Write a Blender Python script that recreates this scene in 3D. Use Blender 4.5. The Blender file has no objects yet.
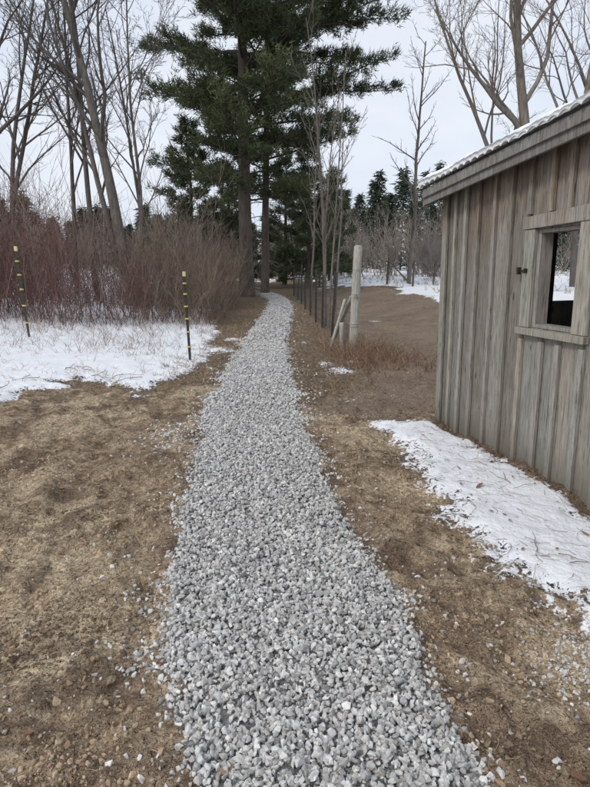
import bpy, bmesh, math, random
import numpy as np
from mathutils import Vector, Matrix
random.seed(7); rng=np.random.default_rng(7)
scene=bpy.context.scene
R=math.radians

# ------------------------------------------------------------------ helpers
def new_obj(name, mesh, parent=None):
    o=bpy.data.objects.new(name, mesh); scene.collection.objects.link(o)
    if parent: o.parent=parent
    return o
def empty(name):
    o=bpy.data.objects.new(name,None); scene.collection.objects.link(o); return o
def np_mesh(name, V, F, mat=None, col=None, smooth=False, parent=None, attrs=None):
    if not isinstance(F,list): F=[F]
    F=[f for f in F if len(f)]
    me=bpy.data.meshes.new(name)
    V=np.asarray(V,dtype=np.float32)
    me.vertices.add(len(V)); me.vertices.foreach_set("co",V.ravel())
    loops=np.concatenate([f.ravel() for f in F]).astype(np.int32)
    starts=[];s=0
    for f in F:
        k=f.shape[1]; starts.append(s+np.arange(len(f))*k); s+=f.size
    starts=np.concatenate(starts).astype(np.int32)
    me.loops.add(len(loops)); me.polygons.add(len(starts))
    me.loops.foreach_set("vertex_index",loops)
    me.polygons.foreach_set("loop_start",starts)
    me.update(calc_edges=True)
    me.polygons.foreach_set("use_smooth",np.full(len(starts),smooth,dtype=bool))
    if col is not None:
        a=me.attributes.new("Col",'FLOAT_COLOR','POINT')
        c=np.ones((len(V),4),dtype=np.float32); c[:,:3]=col
        a.data.foreach_set("color",c.ravel())
    if attrs:
        for k,v in attrs.items():
            a=me.attributes.new(k,'FLOAT','POINT'); a.data.foreach_set("value",np.asarray(v,dtype=np.float32).ravel())
    if mat: me.materials.append(mat)
    return new_obj(name,me,parent)

def hash2(ix,iy,seed):
    n=(ix.astype(np.int64)*374761393+iy.astype(np.int64)*668265263+seed*1442695041)&0xffffffff
    n=((n^(n>>13))*1274126177)&0xffffffff
    n=(n^(n>>16))&0xffffffff
    return n/4294967295.0
def vnoise(x,y,seed=0):
    ix=np.floor(x);iy=np.floor(y);fx=x-ix;fy=y-iy
    fx=fx*fx*(3-2*fx);fy=fy*fy*(3-2*fy)
    a=hash2(ix,iy,seed);b=hash2(ix+1,iy,seed);c=hash2(ix,iy+1,seed);d=hash2(ix+1,iy+1,seed)
    return (a*(1-fx)+b*fx)*(1-fy)+(c*(1-fx)+d*fx)*fy
def fbm(x,y,scale,octv=4,seed=0):
    s=0;a=.5;f=1/scale;t=0
    for i in range(octv):
        s=s+a*(vnoise(x*f+i*17.3,y*f+i*9.1,seed+i)-.5)*2;t+=a;a*=.5;f*=2.03
    return s/t
def sstep(a,b,x):
    t=np.clip((x-a)/(b-a),0,1);return t*t*(3-2*t)
def poly_sd(x,y,P):
    P=np.array(P,float);n=len(P)
    d=np.full(x.shape,1e9);inside=np.zeros(x.shape,bool)
    for i in range(n):
        ax,ay=P[i];bx,by=P[(i+1)%n]
        ex,ey=bx-ax,by-ay
        wx,wy=x-ax,y-ay
        t=np.clip((wx*ex+wy*ey)/(ex*ex+ey*ey),0,1)
        d=np.minimum(d,np.hypot(wx-ex*t,wy-ey*t))
        c=((ay>y)!=(by>y))&(x<(bx-ax)*(y-ay)/(by-ay+1e-12)+ax)
        inside^=c
    return np.where(inside,d,-d)

# ------------------------------------------------------------------ terrain description (metres)
PY=[-8,0,1.47,2.19,2.49,3.7,5.8,8.72,12.35,20.8,26,30,36,60]
PL=[.5,0,-.33,-.55,-.62,-.77,-.98,-1.08,-1.12,-1.05,-1.15,-2.0,-4.6,-15]
PR=[1.5,.75,.565,.53,.50,.25,.12,-.10,-.2,-.10,-.30,-.95,-3.4,-13]
DRIVE=[(.15,6.0),(1.1,5.9),(1.6,6.2),(4.5,6.6),(9,7.5),(9,13),(6.8,17.5),(5.2,22),(4.2,27),(3.2,31),(1.9,32),(1.0,28),(1.3,19),(1.6,12.6),(1.2,9.2),(.55,7.6)]
RSNOW=[(1.02,5.62),(1.46,5.85),(1.58,5.2),(1.92,3.8),(2.25,2.4),(2.6,.8),(1.9,.6),(1.55,1.6),(1.36,2.2),(1.17,2.75),(1.08,3.9),(1.0,4.8)]
def path_noise(x,y): return fbm(x,y,.5,3,3)*.09+fbm(x,y,.16,2,9)*.07
def path_sd(x,y):
    l=np.interp(y,PY,PL);r=np.interp(y,PY,PR)
    return np.minimum(x-l,r-x)
def masks(x,y):
    sp=path_sd(x,y)+path_noise(x,y)
    n1=fbm(x,y,.8,5,11);n2=fbm(x,y,3.,4,21);n3=fbm(x,y,.28,4,13)
    yb=7.15+np.interp(x,[-12,-4.5,-3.9,-3.3,-2.4,-1.5],[-2.8,-1.7,-1.1,.25,-.05,.3])
    xb=np.interp(y,[7,9,14,20,30,60],[-1.22,-1.42,-1.5,-2.0,-3.5,-9])
    s1=np.minimum((y-yb)*.6,(xb-x)*1.0)
    s1=s1+n1*.7+n2*.2+n3*.32
    s1=s1-sstep(14,18,y)*.7*(1+n1) - sstep(-2.2,-1.5,x)*.2-sstep(10,13,y)*.3*(1+1.5*n1)
    s2=poly_sd(x,y,RSNOW)+n1*.16+n3*.17+.035
    sd_drive=poly_sd(x,y,DRIVE)
    s3=np.minimum(np.minimum(y-17.+ (x-5)*.3,-sd_drive-.3),x-2.0)*.5
    s3=np.minimum(s3,1.1)+n1*.7+n2*1.6-.05
    s3=np.where((y>15),s3,-9)
    s4=np.minimum(y-40,8.)*.1+n2*2.4+n1*.8-.8
    s4=np.where((y>34)&(x<60),s4,-9)
    s5=-9*np.ones_like(x)
    for (cx,cy,r) in [(.5,9.3,.16),(.72,8.7,.12),(.62,6.55,.07),(.2,12.0,.15),(.98,5.6,.14),(-2.75,3.05,.03),(.95,9.5,.12),(-3.75,6.5,.42),(-4.2,5.8,.3),(-1.45,10.8,.22),(-1.4,12.4,.2),(-1.35,9.0,.12)]:
        s5=np.maximum(s5,(r-np.hypot(x-cx,(y-cy)*.8))+n1*.22+n3*.12)
    ss=np.maximum.reduce([s1,s2,s3,s4,s5])
    lx=(x-1.5)*.973+(y-5.8)*.23
    ls=(x-1.5)*.23-(y-5.8)*.973
    inshed=(lx>-.06)&(ls>-.06)&(ls<4.8)&(lx<3.1)
    ss=np.where(inshed,-1,ss)
    ss=np.minimum(ss,-(sp+.05)*2)
    lit=np.minimum(y-6.5,1.5)*.4
    lr=np.minimum(lit,np.minimum(1.35+ .02*y-x,.5))
    ll=np.where(x<-.9,np.minimum((y-7.3)*.5,.6),-9)
    lit=np.maximum(np.where(x>-.5,lr,-9),ll)
    lit=np.maximum(lit,np.where(sd_drive<0,np.minimum((y-12),.8),-9))
    lit=lit-np.where(sd_drive>0,sd_drive*2,0)+n1*.35
    dw=np.abs(lx); w=np.where((ls>-.1)&(ls<4.8),.13-dw,-9)+n1*.08
    lit=np.maximum(lit,w)
    ss=np.where(w>0,np.minimum(ss,-w*2+.02),ss)
    return sp,ss,sd_drive+n1*.25,lit
def height(x,y):
    x=np.asarray(x,float);y=np.asarray(y,float)
    sp,ss,sdv,lit=masks(x,y)
    z=.06*np.clip(-x-2,0,14)*sstep(4,10,y)
    z=z+.012*np.clip(y-20,0,70)
    z=z+.50*sstep(12,23,y)*sstep(1.0,4.5,x)+.16*sstep(8,13,y)*sstep(1.3,3.0,x)*fbm(x,y,2.5,3,88)
    z=z+.04*sstep(-.15,.3,sp)+.014*fbm(x,y,.6,2,61)*sstep(0,.2,sp)
    rough=1-sstep(-.1,.05,sp)
    far=sstep(14,6,y)*.7+.3
    lump=np.abs(fbm(x,y,.32,3,41))
    rut=np.exp(-((x+1.55+.1*(y-3))/.13)**2)+np.exp(-((x+2.6+.08*(y-3))/.15)**2)
    crumb=np.maximum(fbm(x,y,.075,2,57),-.1)
    z=z+rough*far*(fbm(x,y,1.1,3,31)*.06+(.3-lump)*.06+fbm(x,y,.13,2,51)*.03+crumb*.03-.03*rut*sstep(8,5,y))*(1-.3*sstep(0,.5,sdv))*(1-.8*sstep(0,.2,ss))
    z=z+sstep(0,.9,sdv)*(-.05)*sstep(8,12,y)
    z=z+sstep(-.02,.2,ss)*.04
    z=z+sstep(30,90,np.abs(x))*2
    return z
def hz(x,y): return float(height(np.array([x]),np.array([y]))[0])

# ------------------------------------------------------------------ material helpers
def mat_new(name):
    m=bpy.data.materials.new(name);m.use_nodes=True
    nt=m.node_tree;nt.nodes.clear()
    out=nt.nodes.new('ShaderNodeOutputMaterial');b=nt.nodes.new('ShaderNodeBsdfPrincipled')
    nt.links.new(b.outputs[0],out.inputs[0])
    b.inputs['Roughness'].default_value=.85
    b.inputs['Specular IOR Level'].default_value=.25
    return m,nt,b
class NB:
    def __init__(s,nt): s.nt=nt
    def L(s,a,b): s.nt.links.new(a,b)
    def set(s,sock,v):
        if isinstance(v,bpy.types.NodeSocket): s.L(v,sock)
        else: sock.default_value=v
    def pos(s): return s.nt.nodes.new('ShaderNodeNewGeometry').outputs['Position']
    def obj(s): return s.nt.nodes.new('ShaderNodeTexCoord').outputs['Object']
    def mapping(s,v,scale):
        n=s.nt.nodes.new('ShaderNodeMapping');s.L(v,n.inputs['Vector']);n.inputs['Scale'].default_value=scale;return n.outputs[0]
    def noise(s,v,scale,detail=4,rough=.55,dist=0):
        n=s.nt.nodes.new('ShaderNodeTexNoise');s.L(v,n.inputs['Vector'])
        n.inputs['Scale'].default_value=scale;n.inputs['Detail'].default_value=detail;n.inputs['Roughness'].default_value=rough;n.inputs['Distortion'].default_value=dist
        return n.outputs['Fac']
    def voro(s,v,scale,out='Distance'):
        n=s.nt.nodes.new('ShaderNodeTexVoronoi');s.L(v,n.inputs['Vector']);n.inputs['Scale'].default_value=scale;return n.outputs[out]
    def math(s,op,a,b=0.,c=0.):
        n=s.nt.nodes.new('ShaderNodeMath');n.operation=op
        s.set(n.inputs[0],a);s.set(n.inputs[1],b)
        if op=='MULTIPLY_ADD': s.set(n.inputs[2],c)
        return n.outputs[0]
    def rng(s,v,a,b,c=0.,d=1.,smooth=True):
        n=s.nt.nodes.new('ShaderNodeMapRange')
        if smooth:n.interpolation_type='SMOOTHSTEP'
        s.set(n.inputs['Value'],v);n.inputs['From Min'].default_value=a;n.inputs['From Max'].default_value=b
        n.inputs['To Min'].default_value=c;n.inputs['To Max'].default_value=d
        return n.outputs['Result']
    def mix(s,f,a,b,mode='MIX'):
        n=s.nt.nodes.new('ShaderNodeMix');n.data_type='RGBA';n.blend_type=mode
        s.set(n.inputs[0],f)
        for i,v in((6,a),(7,b)):
            if isinstance(v,tuple): v=(*v,1) if len(v)==3 else v
            s.set(n.inputs[i],v)
        return n.outputs[2]
    def ramp(s,f,stops):
        n=s.nt.nodes.new('ShaderNodeValToRGB');s.L(f,n.inputs[0]);cr=n.color_ramp
        while len(cr.elements)<len(stops): cr.elements.new(.5)
        for e,(p,c) in zip(cr.elements,stops): e.position=p;e.color=(*c,1)
        return n.outputs[0]
    def attr(s,name,out='Fac'):
        n=s.nt.nodes.new('ShaderNodeAttribute');n.attribute_name=name;return n.outputs[out]
    def bump(s,h,strength,dist,b,normal=None):
        n=s.nt.nodes.new('ShaderNodeBump');s.L(h,n.inputs['Height']);n.inputs['Strength'].default_value=strength;n.inputs['Distance'].default_value=dist
        if normal is not None:s.L(normal,n.inputs['Normal'])
        if b is not None:s.L(n.outputs[0],b.inputs['Normal'])
        return n.outputs[0]

def ground_material():
    m,nt,b=mat_new('ground_soil_snow');N=NB(nt);p=N.pos()
    fine=N.noise(p,45,6,.62);mid=N.noise(p,7,6,.65);big=N.noise(p,1.1,5,.6);vf=N.noise(p,150,3,.6)
    # crumb cells, warped so they never look regular
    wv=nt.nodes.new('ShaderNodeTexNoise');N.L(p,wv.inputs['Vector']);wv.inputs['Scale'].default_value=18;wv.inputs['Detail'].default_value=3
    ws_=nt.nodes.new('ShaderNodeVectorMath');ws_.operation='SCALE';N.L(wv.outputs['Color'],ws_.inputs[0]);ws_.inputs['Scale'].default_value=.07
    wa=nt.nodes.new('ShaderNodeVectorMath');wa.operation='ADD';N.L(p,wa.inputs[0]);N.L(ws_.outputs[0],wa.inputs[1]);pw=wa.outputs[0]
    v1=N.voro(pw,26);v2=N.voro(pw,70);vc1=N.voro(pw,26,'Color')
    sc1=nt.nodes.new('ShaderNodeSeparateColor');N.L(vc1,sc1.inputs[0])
    dirt=N.ramp(mid,[(.32,(.19,.135,.092)),(.45,(.32,.235,.16)),(.56,(.46,.355,.245)),(.7,(.60,.49,.355))])
    pale=N.ramp(fine,[(.3,(.44,.34,.22)),(.5,(.64,.52,.355)),(.7,(.76,.65,.48))])
    dirt=N.mix(N.rng(big,.46,.58,0,.85),dirt,pale)
    dirt=N.mix(N.rng(N.noise(p,1.9,7,.68),.49,.60,0,.78),dirt,(.17,.12,.084))
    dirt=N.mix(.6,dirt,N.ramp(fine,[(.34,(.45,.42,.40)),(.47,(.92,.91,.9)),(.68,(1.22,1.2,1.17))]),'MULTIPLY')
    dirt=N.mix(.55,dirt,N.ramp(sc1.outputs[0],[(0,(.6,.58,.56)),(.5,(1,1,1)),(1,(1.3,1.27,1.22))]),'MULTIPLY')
    dirt=N.mix(N.rng(N.noise(p,85,4,.7),.6,.7,0,.6),dirt,(.09,.065,.046))
    drv=N.ramp(fine,[(.25,(.15,.112,.083)),(.5,(.30,.228,.165)),(.75,(.48,.38,.28))])
    drv=N.mix(N.rng(big,.4,.6,0,.6),drv,(.21,.158,.115))
    drv=N.mix(N.rng(mid,.5,.7,0,.6),drv,(.42,.34,.255))
    lit=N.ramp(N.noise(N.mapping(p,(1,.55,1)),28,7,.75),[(.3,(.08,.06,.044)),(.48,(.19,.142,.098)),(.62,(.33,.25,.165)),(.8,(.5,.41,.29))])
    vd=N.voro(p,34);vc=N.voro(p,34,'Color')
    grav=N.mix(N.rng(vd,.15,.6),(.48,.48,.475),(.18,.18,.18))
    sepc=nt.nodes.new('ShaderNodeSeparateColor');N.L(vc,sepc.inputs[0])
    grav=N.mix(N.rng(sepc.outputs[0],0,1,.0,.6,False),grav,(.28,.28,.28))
    snow=N.mix(N.rng(N.noise(p,3,6,.7),.3,.7),(.83,.85,.885),(.73,.75,.785))
    specks=N.rng(N.noise(p,60,6,.78),.60,.70,0,.85)
    specks=N.math('MULTIPLY',specks,N.rng(N.noise(p,1.8,5,.6),.40,.58,.12,1.))
    snow=N.mix(specks,snow,(.28,.21,.14))
    nz=N.math('SUBTRACT',N.noise(p,14,6,.7),.5);nzf=N.math('SUBTRACT',fine,.5)
    def mask(a,amp,lo,hi):
        v=N.math('MULTIPLY_ADD',nz,amp,N.attr(a));v=N.math('MULTIPLY_ADD',nzf,amp*.8,v);return N.rng(v,lo,hi)
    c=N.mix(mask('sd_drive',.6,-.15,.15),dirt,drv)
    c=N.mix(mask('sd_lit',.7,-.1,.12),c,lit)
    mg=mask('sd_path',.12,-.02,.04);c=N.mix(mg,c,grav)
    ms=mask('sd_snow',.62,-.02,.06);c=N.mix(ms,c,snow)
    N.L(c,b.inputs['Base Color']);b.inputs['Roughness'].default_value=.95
    notsnow=N.math('SUBTRACT',1.,ms)
    h=N.math('ADD',N.math('MULTIPLY',fine,.6),N.math('MULTIPLY',vf,.25))
    h=N.math('SUBTRACT',h,N.math('MULTIPLY',v1,.75));h=N.math('SUBTRACT',h,N.math('MULTIPLY',v2,.3))
    h=N.math('MULTIPLY',N.math('ADD',h,.05),N.rng(notsnow,0,1,.12,1,False))
    n1=N.bump(h,1.,.035,None)
    n2=N.bump(N.math('MULTIPLY',N.math('SUBTRACT',mid,.5),N.rng(notsnow,0,1,.4,1,False)),.9,.11,b,n1)
    return m
M_ground=ground_material()
def col_material(name,rough=.9,nscale=40,namp=.45,bump=.4,bdist=.005,spec=.2,stretch=None):
    m,nt,b=mat_new(name);N=NB(nt);p=N.pos()
    if stretch:p=N.mapping(p,stretch)
    n=N.noise(p,nscale,5,.6)
    g=N.rng(n,.25,.75,1-namp,1+namp,False)
    cc=nt.nodes.new('ShaderNodeCombineColor')
    for i in range(3):N.L(g,cc.inputs[i])
    N.L(N.mix(1.,N.attr('Col','Color'),cc.outputs[0],'MULTIPLY'),b.inputs['Base Color'])
    b.inputs['Roughness'].default_value=rough;b.inputs['Specular IOR Level'].default_value=spec
    if bump:N.bump(n,bump,bdist,b)
    return m
M_stone=col_material('crushed_limestone',.9,90,.3,.5,.004)
M_clod=col_material('soil_clod',.95,60,.5,1.,.010)
M_bark=col_material('bark',.95,9,.45,.8,.04,.1,(1,1,.25))
M_twig=col_material('twig',.8,20,.2,0,0,.15)
M_needle=col_material('needles',.7,3,.3,0,0,.2)
M_straw=col_material('dead_grass',.85,30,.25,0,0,.15)
M_leaf=col_material('dead_leaf',.7,120,.3,.3,.002,.2)

# ------------------------------------------------------------------ ground mesh
def axis(lo,hi,a,b,st,g):
    core=list(np.arange(a,b,st));out=[];x=core[-1];s=st
    while x<hi: s*=g;x+=s;out.append(x)
    neg=[];x=a;s=st
    while x>lo: s*=g;x-=s;neg.append(x)
    return np.array(neg[::-1]+core+out)
xs=axis(-420,420,-2.8,2.3,.018,1.035)
ys=axis(-60,480,1.2,5.0,.018,1.015)
X,Y=np.meshgrid(xs,ys);x=X.ravel();y=Y.ravel()
sp,ss,sdv,lit=masks(x,y)
V=np.stack([x,y,height(x,y)],1)
nx,ny=len(xs),len(ys)
I=np.arange(nx*ny).reshape(ny,nx)
F=np.stack([I[:-1,:-1],I[:-1,1:],I[1:,1:],I[1:,:-1]],-1).reshape(-1,4)
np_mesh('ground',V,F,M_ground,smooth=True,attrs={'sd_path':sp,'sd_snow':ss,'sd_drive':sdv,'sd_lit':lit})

# ------------------------------------------------------------------ angular stones
def hulls(n,pts,flat,seed,lo=.75):
    r=np.random.default_rng(seed);out=[]
    for i in range(n):
        bm=bmesh.new()
        P=r.normal(size=(pts,3));P/=np.linalg.norm(P,axis=1)[:,None]
        P*=r.uniform(lo,1,(pts,1));P*=np.array([1,r.uniform(.6,.9),r.uniform(flat*.8,flat*1.2)])
        for q in P: bm.verts.new(q)
        res=bmesh.ops.convex_hull(bm,input=bm.verts[:])
        bmesh.ops.delete(bm,geom=[v for v in bm.verts if not v.link_faces],context='VERTS')
        bmesh.ops.triangulate(bm,faces=bm.faces[:])
        bm.verts.index_update()
        out.append((np.array([v.co[:] for v in bm.verts]),np.array([[v.index for v in f.verts] for f in bm.faces])))
        bm.free()
    return out
HU=hulls(16,13,.68,1)
HC=hulls(14,16,.6,2,.7)
def rand_rot(n):
    q=rng.normal(size=(n,4));q/=np.linalg.norm(q,axis=1)[:,None]
    w,x,y,z=q.T
    return np.stack([1-2*(y*y+z*z),2*(x*y-z*w),2*(x*z+y*w),2*(x*y+z*w),1-2*(x*x+z*z),2*(y*z-x*w),2*(x*z-y*w),2*(y*z+x*w),1-2*(x*x+y*y)],1).reshape(n,3,3)
def scatter_stones(name,P,size,col,mat,HU=HU,smooth=False):
    n=len(P);var=rng.integers(0,len(HU),n);Rm=rand_rot(n)
    Vs=[];Fs=[];Cs=[];off=0
    for k,(hv,hf) in enumerate(HU):
        idx=np.where(var==k)[0]
        if not len(idx):continue
        v=np.einsum('nij,vj->nvi',Rm[idx],hv)*size[idx][:,None,None]+P[idx][:,None,:]
        f=hf[None]+(np.arange(len(idx))*len(hv))[:,None,None]+off
        Vs.append(v.reshape(-1,3));Fs.append(f.reshape(-1,3));Cs.append(np.repeat(col[idx],len(hv),0));off+=v.shape[0]*v.shape[1]
    return np_mesh(name,np.concatenate(Vs),np.concatenate(Fs),mat,col=np.concatenate(Cs),smooth=smooth)
pts=[];sz=[]
for (y0,y1,dens,smin,smax) in [(1.15,3.2,6600,.009,.024),(3.2,6,4600,.011,.024),(6,12,2300,.016,.027),(12,31,600,.024,.038)]:
    x0,x1=-1.8,1.0
    n=int((x1-x0)*(y1-y0)*dens)
    px=rng.uniform(x0,x1,n);py=rng.uniform(y0,y1,n)
    s=path_sd(px,py)+path_noise(px,py)
    clump=np.clip(.5+1.6*fbm(px,py,.22,2,66),0,1)
    pr=np.where(s>0.02,1,np.exp((s-.02)/.035)*.5+np.exp((s-.02)/.10)*.28*clump)+.002*(s>-.6)
    spill=np.exp(-((px+1.15)**2+((py-5.2)*.6)**2)/.06)*.2
    k=rng.random(n)<np.clip(pr+spill,0,1)
    pts.append(np.stack([px[k],py[k]],1));sz.append(smin+(smax-smin)*rng.beta(1.4,2.,k.sum()))
n=800;q=np.stack([rng.normal(1.27,.15,n),rng.normal(2.05,.13,n)],1);pts.append(q);sz.append(rng.uniform(.006,.016,n))
n=160;q=np.stack([rng.normal(-.95,.28,n),rng.normal(2.0,.6,n)],1);pts.append(q);sz.append(rng.uniform(.004,.010,n))
n=120;q=np.stack([rng.uniform(.45,1.4,n),rng.uniform(1.2,5.5,n)],1);pts.append(q);sz.append(rng.uniform(.005,.012,n))
P2=np.concatenate(pts);sz=np.concatenate(sz)
z=height(P2[:,0],P2[:,1]);inp=path_sd(P2[:,0],P2[:,1])>0
z=z+np.where(inp,rng.uniform(-.4,1.2,len(z)),rng.uniform(-.2,.3,len(z)))*sz
g=np.clip(rng.normal(.50,.11,len(z)),.2,.78)
tint=rng.normal(0,.016,len(z))
col=np.stack([g*(1.01+tint),g*1.0,g*(.965-tint)],1)
scatter_stones('gravel_path',np.column_stack([P2,z]),sz,col,M_stone)
# soil clods
n=110000
px=np.concatenate([rng.uniform(-2.6,2.0,n*6//10),rng.uniform(-6,2.2,n*4//10)]);py=np.concatenate([1.15+rng.beta(1,1.6,n*6//10)*3.5,rng.uniform(1.5,9,n*4//10)])
sp_,ss_,sd_,li_=masks(px,py)
k=(sp_<.0)&(ss_<-.02)&(fbm(px,py,.35,3,77)+rng.normal(0,.25,len(px))>.02)
px,py=px[k],py[k];s=np.clip(np.exp(rng.normal(math.log(.0058),.62,len(px))),.0025,.032)
z=height(px,py)-s*.05
tone=.78+.9*(fbm(px,py,.7,3,78)[:,None]+.1)
b=np.array([.40,.305,.205])*np.clip(tone,.35,1.25)*rng.uniform(.6,1.2,(len(px),1))*(1+rng.normal(0,.03,(len(px),3)))
scatter_stones('soil_clods',np.stack([px,py,z],1),s,np.clip(b,0.02,.7),M_clod,HC,False)

# ------------------------------------------------------------------ tubes
class Tubes:
    def __init__(s): s.b={}
    def add(s,pts,rad,sides=3,col=(.2,.17,.14)):
        s.b.setdefault((len(pts),sides),([],[],[]))
        B=s.b[(len(pts),sides)];B[0].append(pts);B[1].append(rad);B[2].append(col)
    def build(s,name,mat,smooth=True,parent=None):
        Vs=[];Fs=[];Cs=[];off=0
        for (K,S),(P,Rr,C) in s.b.items():
            P=np.array(P,float);Rr=np.array(Rr,float);C=np.array(C,float);T=len(P)
            d=np.gradient(P,axis=1);d/=np.linalg.norm(d,axis=2)[...,None]+1e-9
            m=P[:,-1]-P[:,0];m/=np.linalg.norm(m,axis=1)[:,None]+1e-9
            ref=np.where(np.abs(m[:,:1])>.7,np.array([[0,.1,1.]]),np.array([[1.,.1,0]]))
            u=np.cross(d,ref[:,None,:]);u/=np.linalg.norm(u,axis=2)[...,None]+1e-9
            w=np.cross(d,u)
            a=np.arange(S)*2*math.pi/S
            V=P[:,:,None,:]+Rr[:,:,None,None]*(np.cos(a)[None,None,:,None]*u[:,:,None,:]+np.sin(a)[None,None,:,None]*w[:,:,None,:])
            idx=np.arange(T*K*S).reshape(T,K,S)+off
            A=idx[:,:-1];Bq=idx[:,1:]
            F=np.stack([A,np.roll(A,-1,2),np.roll(Bq,-1,2),Bq],-1).reshape(-1,4)
            Vs.append(V.reshape(-1,3));Fs.append(F);Cs.append(np.repeat(C,K*S,0));off+=T*K*S
        return np_mesh(name,np.concatenate(Vs),np.concatenate(Fs),mat,col=np.concatenate(Cs),smooth=smooth,parent=parent)
def unit(v): return v/(np.linalg.norm(v)+1e-9)
def limb(p,d,L,r0,r1,K,wob,up,sides,T,col):
    pts=[p.copy()];seg=L/(K-1)
    for i in range(K-1):
        d=unit(d+rng.normal(0,wob,3)+np.array([0,0,up]))
        p=p+d*seg;pts.append(p.copy())
    t=np.linspace(0,1,K)
    rad=r0+(r1-r0)*t
    T.add(np.array(pts),rad,sides,col)
    return np.array(pts),rad,d
def side_dir(d,ang):
    a=unit(np.cross(d,rng.normal(size=3)))
    return unit(d*math.cos(ang)+a*math.sin(ang))
def bare_tree(T,base,d,L,r,levels=4,n=(9,7,5,3),first=.3,col=(.2,.175,.15),minr=.006,spread=.75,wob=.07,up=.05,lratio=.55):
    def rec(p,d,L,r,lv):
        K=[12,8,6,4,3][lv];S=[9,6,4,3,3][lv]
        c=np.array(col)*rng.uniform(.85,1.15)
        rt=max(r*(.25 if lv==0 else .2),minr*.6)
        pts,rad,_=limb(p,d,L,r,rt,K,wob*(.6 if lv==0 else 1+lv*.5),up if lv else .015,S,T,c)
        if lv>=levels: return
        m=n[lv]
        for i in range(m):
            t=first+(1-first)*(i+rng.random())/m if lv==0 else .2+.8*(i+rng.random())/m
            t=min(t,.985);f=t*(K-1);j=int(f);q=pts[j]+(pts[j+1]-pts[j])*(f-j)
            rr=np.interp(t,np.linspace(0,1,K),rad)
            dd=side_dir(unit(pts[j+1]-pts[j]),rng.uniform(.55,1.1)*spread)
            if dd[2]<0.0: dd[2]*=-.4
            rec(q,unit(dd),L*lratio*rng.uniform(.6,1.15)*(1-.45*t),max(rr*.55,minr),lv+1)
    rec(np.array(base,float),unit(np.array(d,float)),L,r,0)
def make_tree(name,stems,col,**kw):
    T=Tubes()
    for (b,d,L,r) in stems:
        z=hz(b[0],b[1])-.1
        bare_tree(T,(b[0],b[1],z),d,L,r,col=col,**kw)
    T.build(name,M_bark)
grey=(.125,.112,.10)
rng=np.random.default_rng(101)
make_tree('bare_maple_tree',[((-5.5,20),(-.12,0,1),14,.21),((-5.65,20.1),(-.24,.1,1),12,.12),((-5.4,20.2),(.05,.1,1),11,.08)],grey,levels=4,n=(13,7,5,4),first=.3,lratio=.5)
make_tree('bare_maple_tree',[((-7.2,21),(-.02,0,1),14,.11)],grey,levels=4,n=(12,7,5,3),first=.3,lratio=.45)
make_tree('bare_maple_tree',[((-10.4,20),(0,0,1),14,.18),((-10.3,20.2),(.12,.1,1),12,.10)],grey,levels=4,n=(12,7,5,4),first=.3,lratio=.5)
make_tree('bare_maple_tree',[((-9.8,26),(.03,0,1),13,.11)],grey,levels=4,n=(11,7,5,3),first=.3,lratio=.45)
make_tree('bare_maple_tree',[((-13.5,28),(.05,0,1),14,.14),((-7.9,31),(.02,0,1),13,.10)],grey,levels=4,n=(11,7,5,3),first=.25,lratio=.45)
rng=np.random.default_rng(202)
make_tree('bare_maple_tree',[((9.0,22.5),(.0,0,1),14,.27),((9.25,22.5),(.2,.1,1),13,.16),((8.8,22.6),(-.07,.1,1),12,.13)],(.2,.175,.15),levels=4,n=(11,7,5,3),first=.35)
make_tree('bare_maple_tree',[((13.0,27),(0,0,1),15,.18)],(.15,.135,.12),levels=4,n=(11,7,5,3),first=.3)
make_tree('bare_poplar_tree',[((6.1,31),(-.02,0,1),11.5,.12)],(.19,.17,.15),levels=3,n=(20,8,4),first=.2,spread=.8,lratio=.27)
make_tree('young_bare_tree',[((.80,15.2),(.0,0,1),7.5,.045),((.74,15.3),(-.035,.05,1),6.2,.034),((.88,15.1),(.05,.05,1),6.8,.032),((.84,15.4),(.02,-.02,1),5.5,.026)],(.16,.145,.125),levels=3,n=(12,6,4),first=.3,spread=.6,minr=.0045,lratio=.27,wob=.05)
make_tree('young_bare_tree',[((1.4,20),(.03,0,1),6.2,.045),((.6,21.5),(0,0,1),7,.045)],(.15,.135,.12),levels=3,n=(12,6,4),first=.3,spread=.6,minr=.006,lratio=.27,wob=.05)

# ------------------------------------------------------------------ conifers
def blades(centres,dirs,n,L,w,colA,colB,spread=.9,colt=None):
    m=len(centres)
    C=np.repeat(centres,n,0);D=np.repeat(dirs,n,0)
    v=D+rng.normal(0,spread,C.shape);v/=np.linalg.norm(v,axis=1)[:,None]
    Ls=L*rng.uniform(.5,1.15,(len(C),1))
    C=C+rng.normal(0,L*.28,C.shape)
    s=np.cross(v,rng.normal(size=C.shape));s/=np.linalg.norm(s,axis=1)[:,None]+1e-9
    a=C-s*w*.5;b=C+s*w*.5;c=C+v*Ls
    V=np.stack([a,b,c],1).reshape(-1,3)
    t=(colt if colt is not None else rng.random(m))
    t=np.clip(np.repeat(t,n)+rng.normal(0,.15,len(C)),0,1)[:,None]
    col=np.array(colA)*(1-t)+np.array(colB)*t
    F=np.arange(len(V)).reshape(-1,3)
    return V,F,np.repeat(col,3,0)
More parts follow.
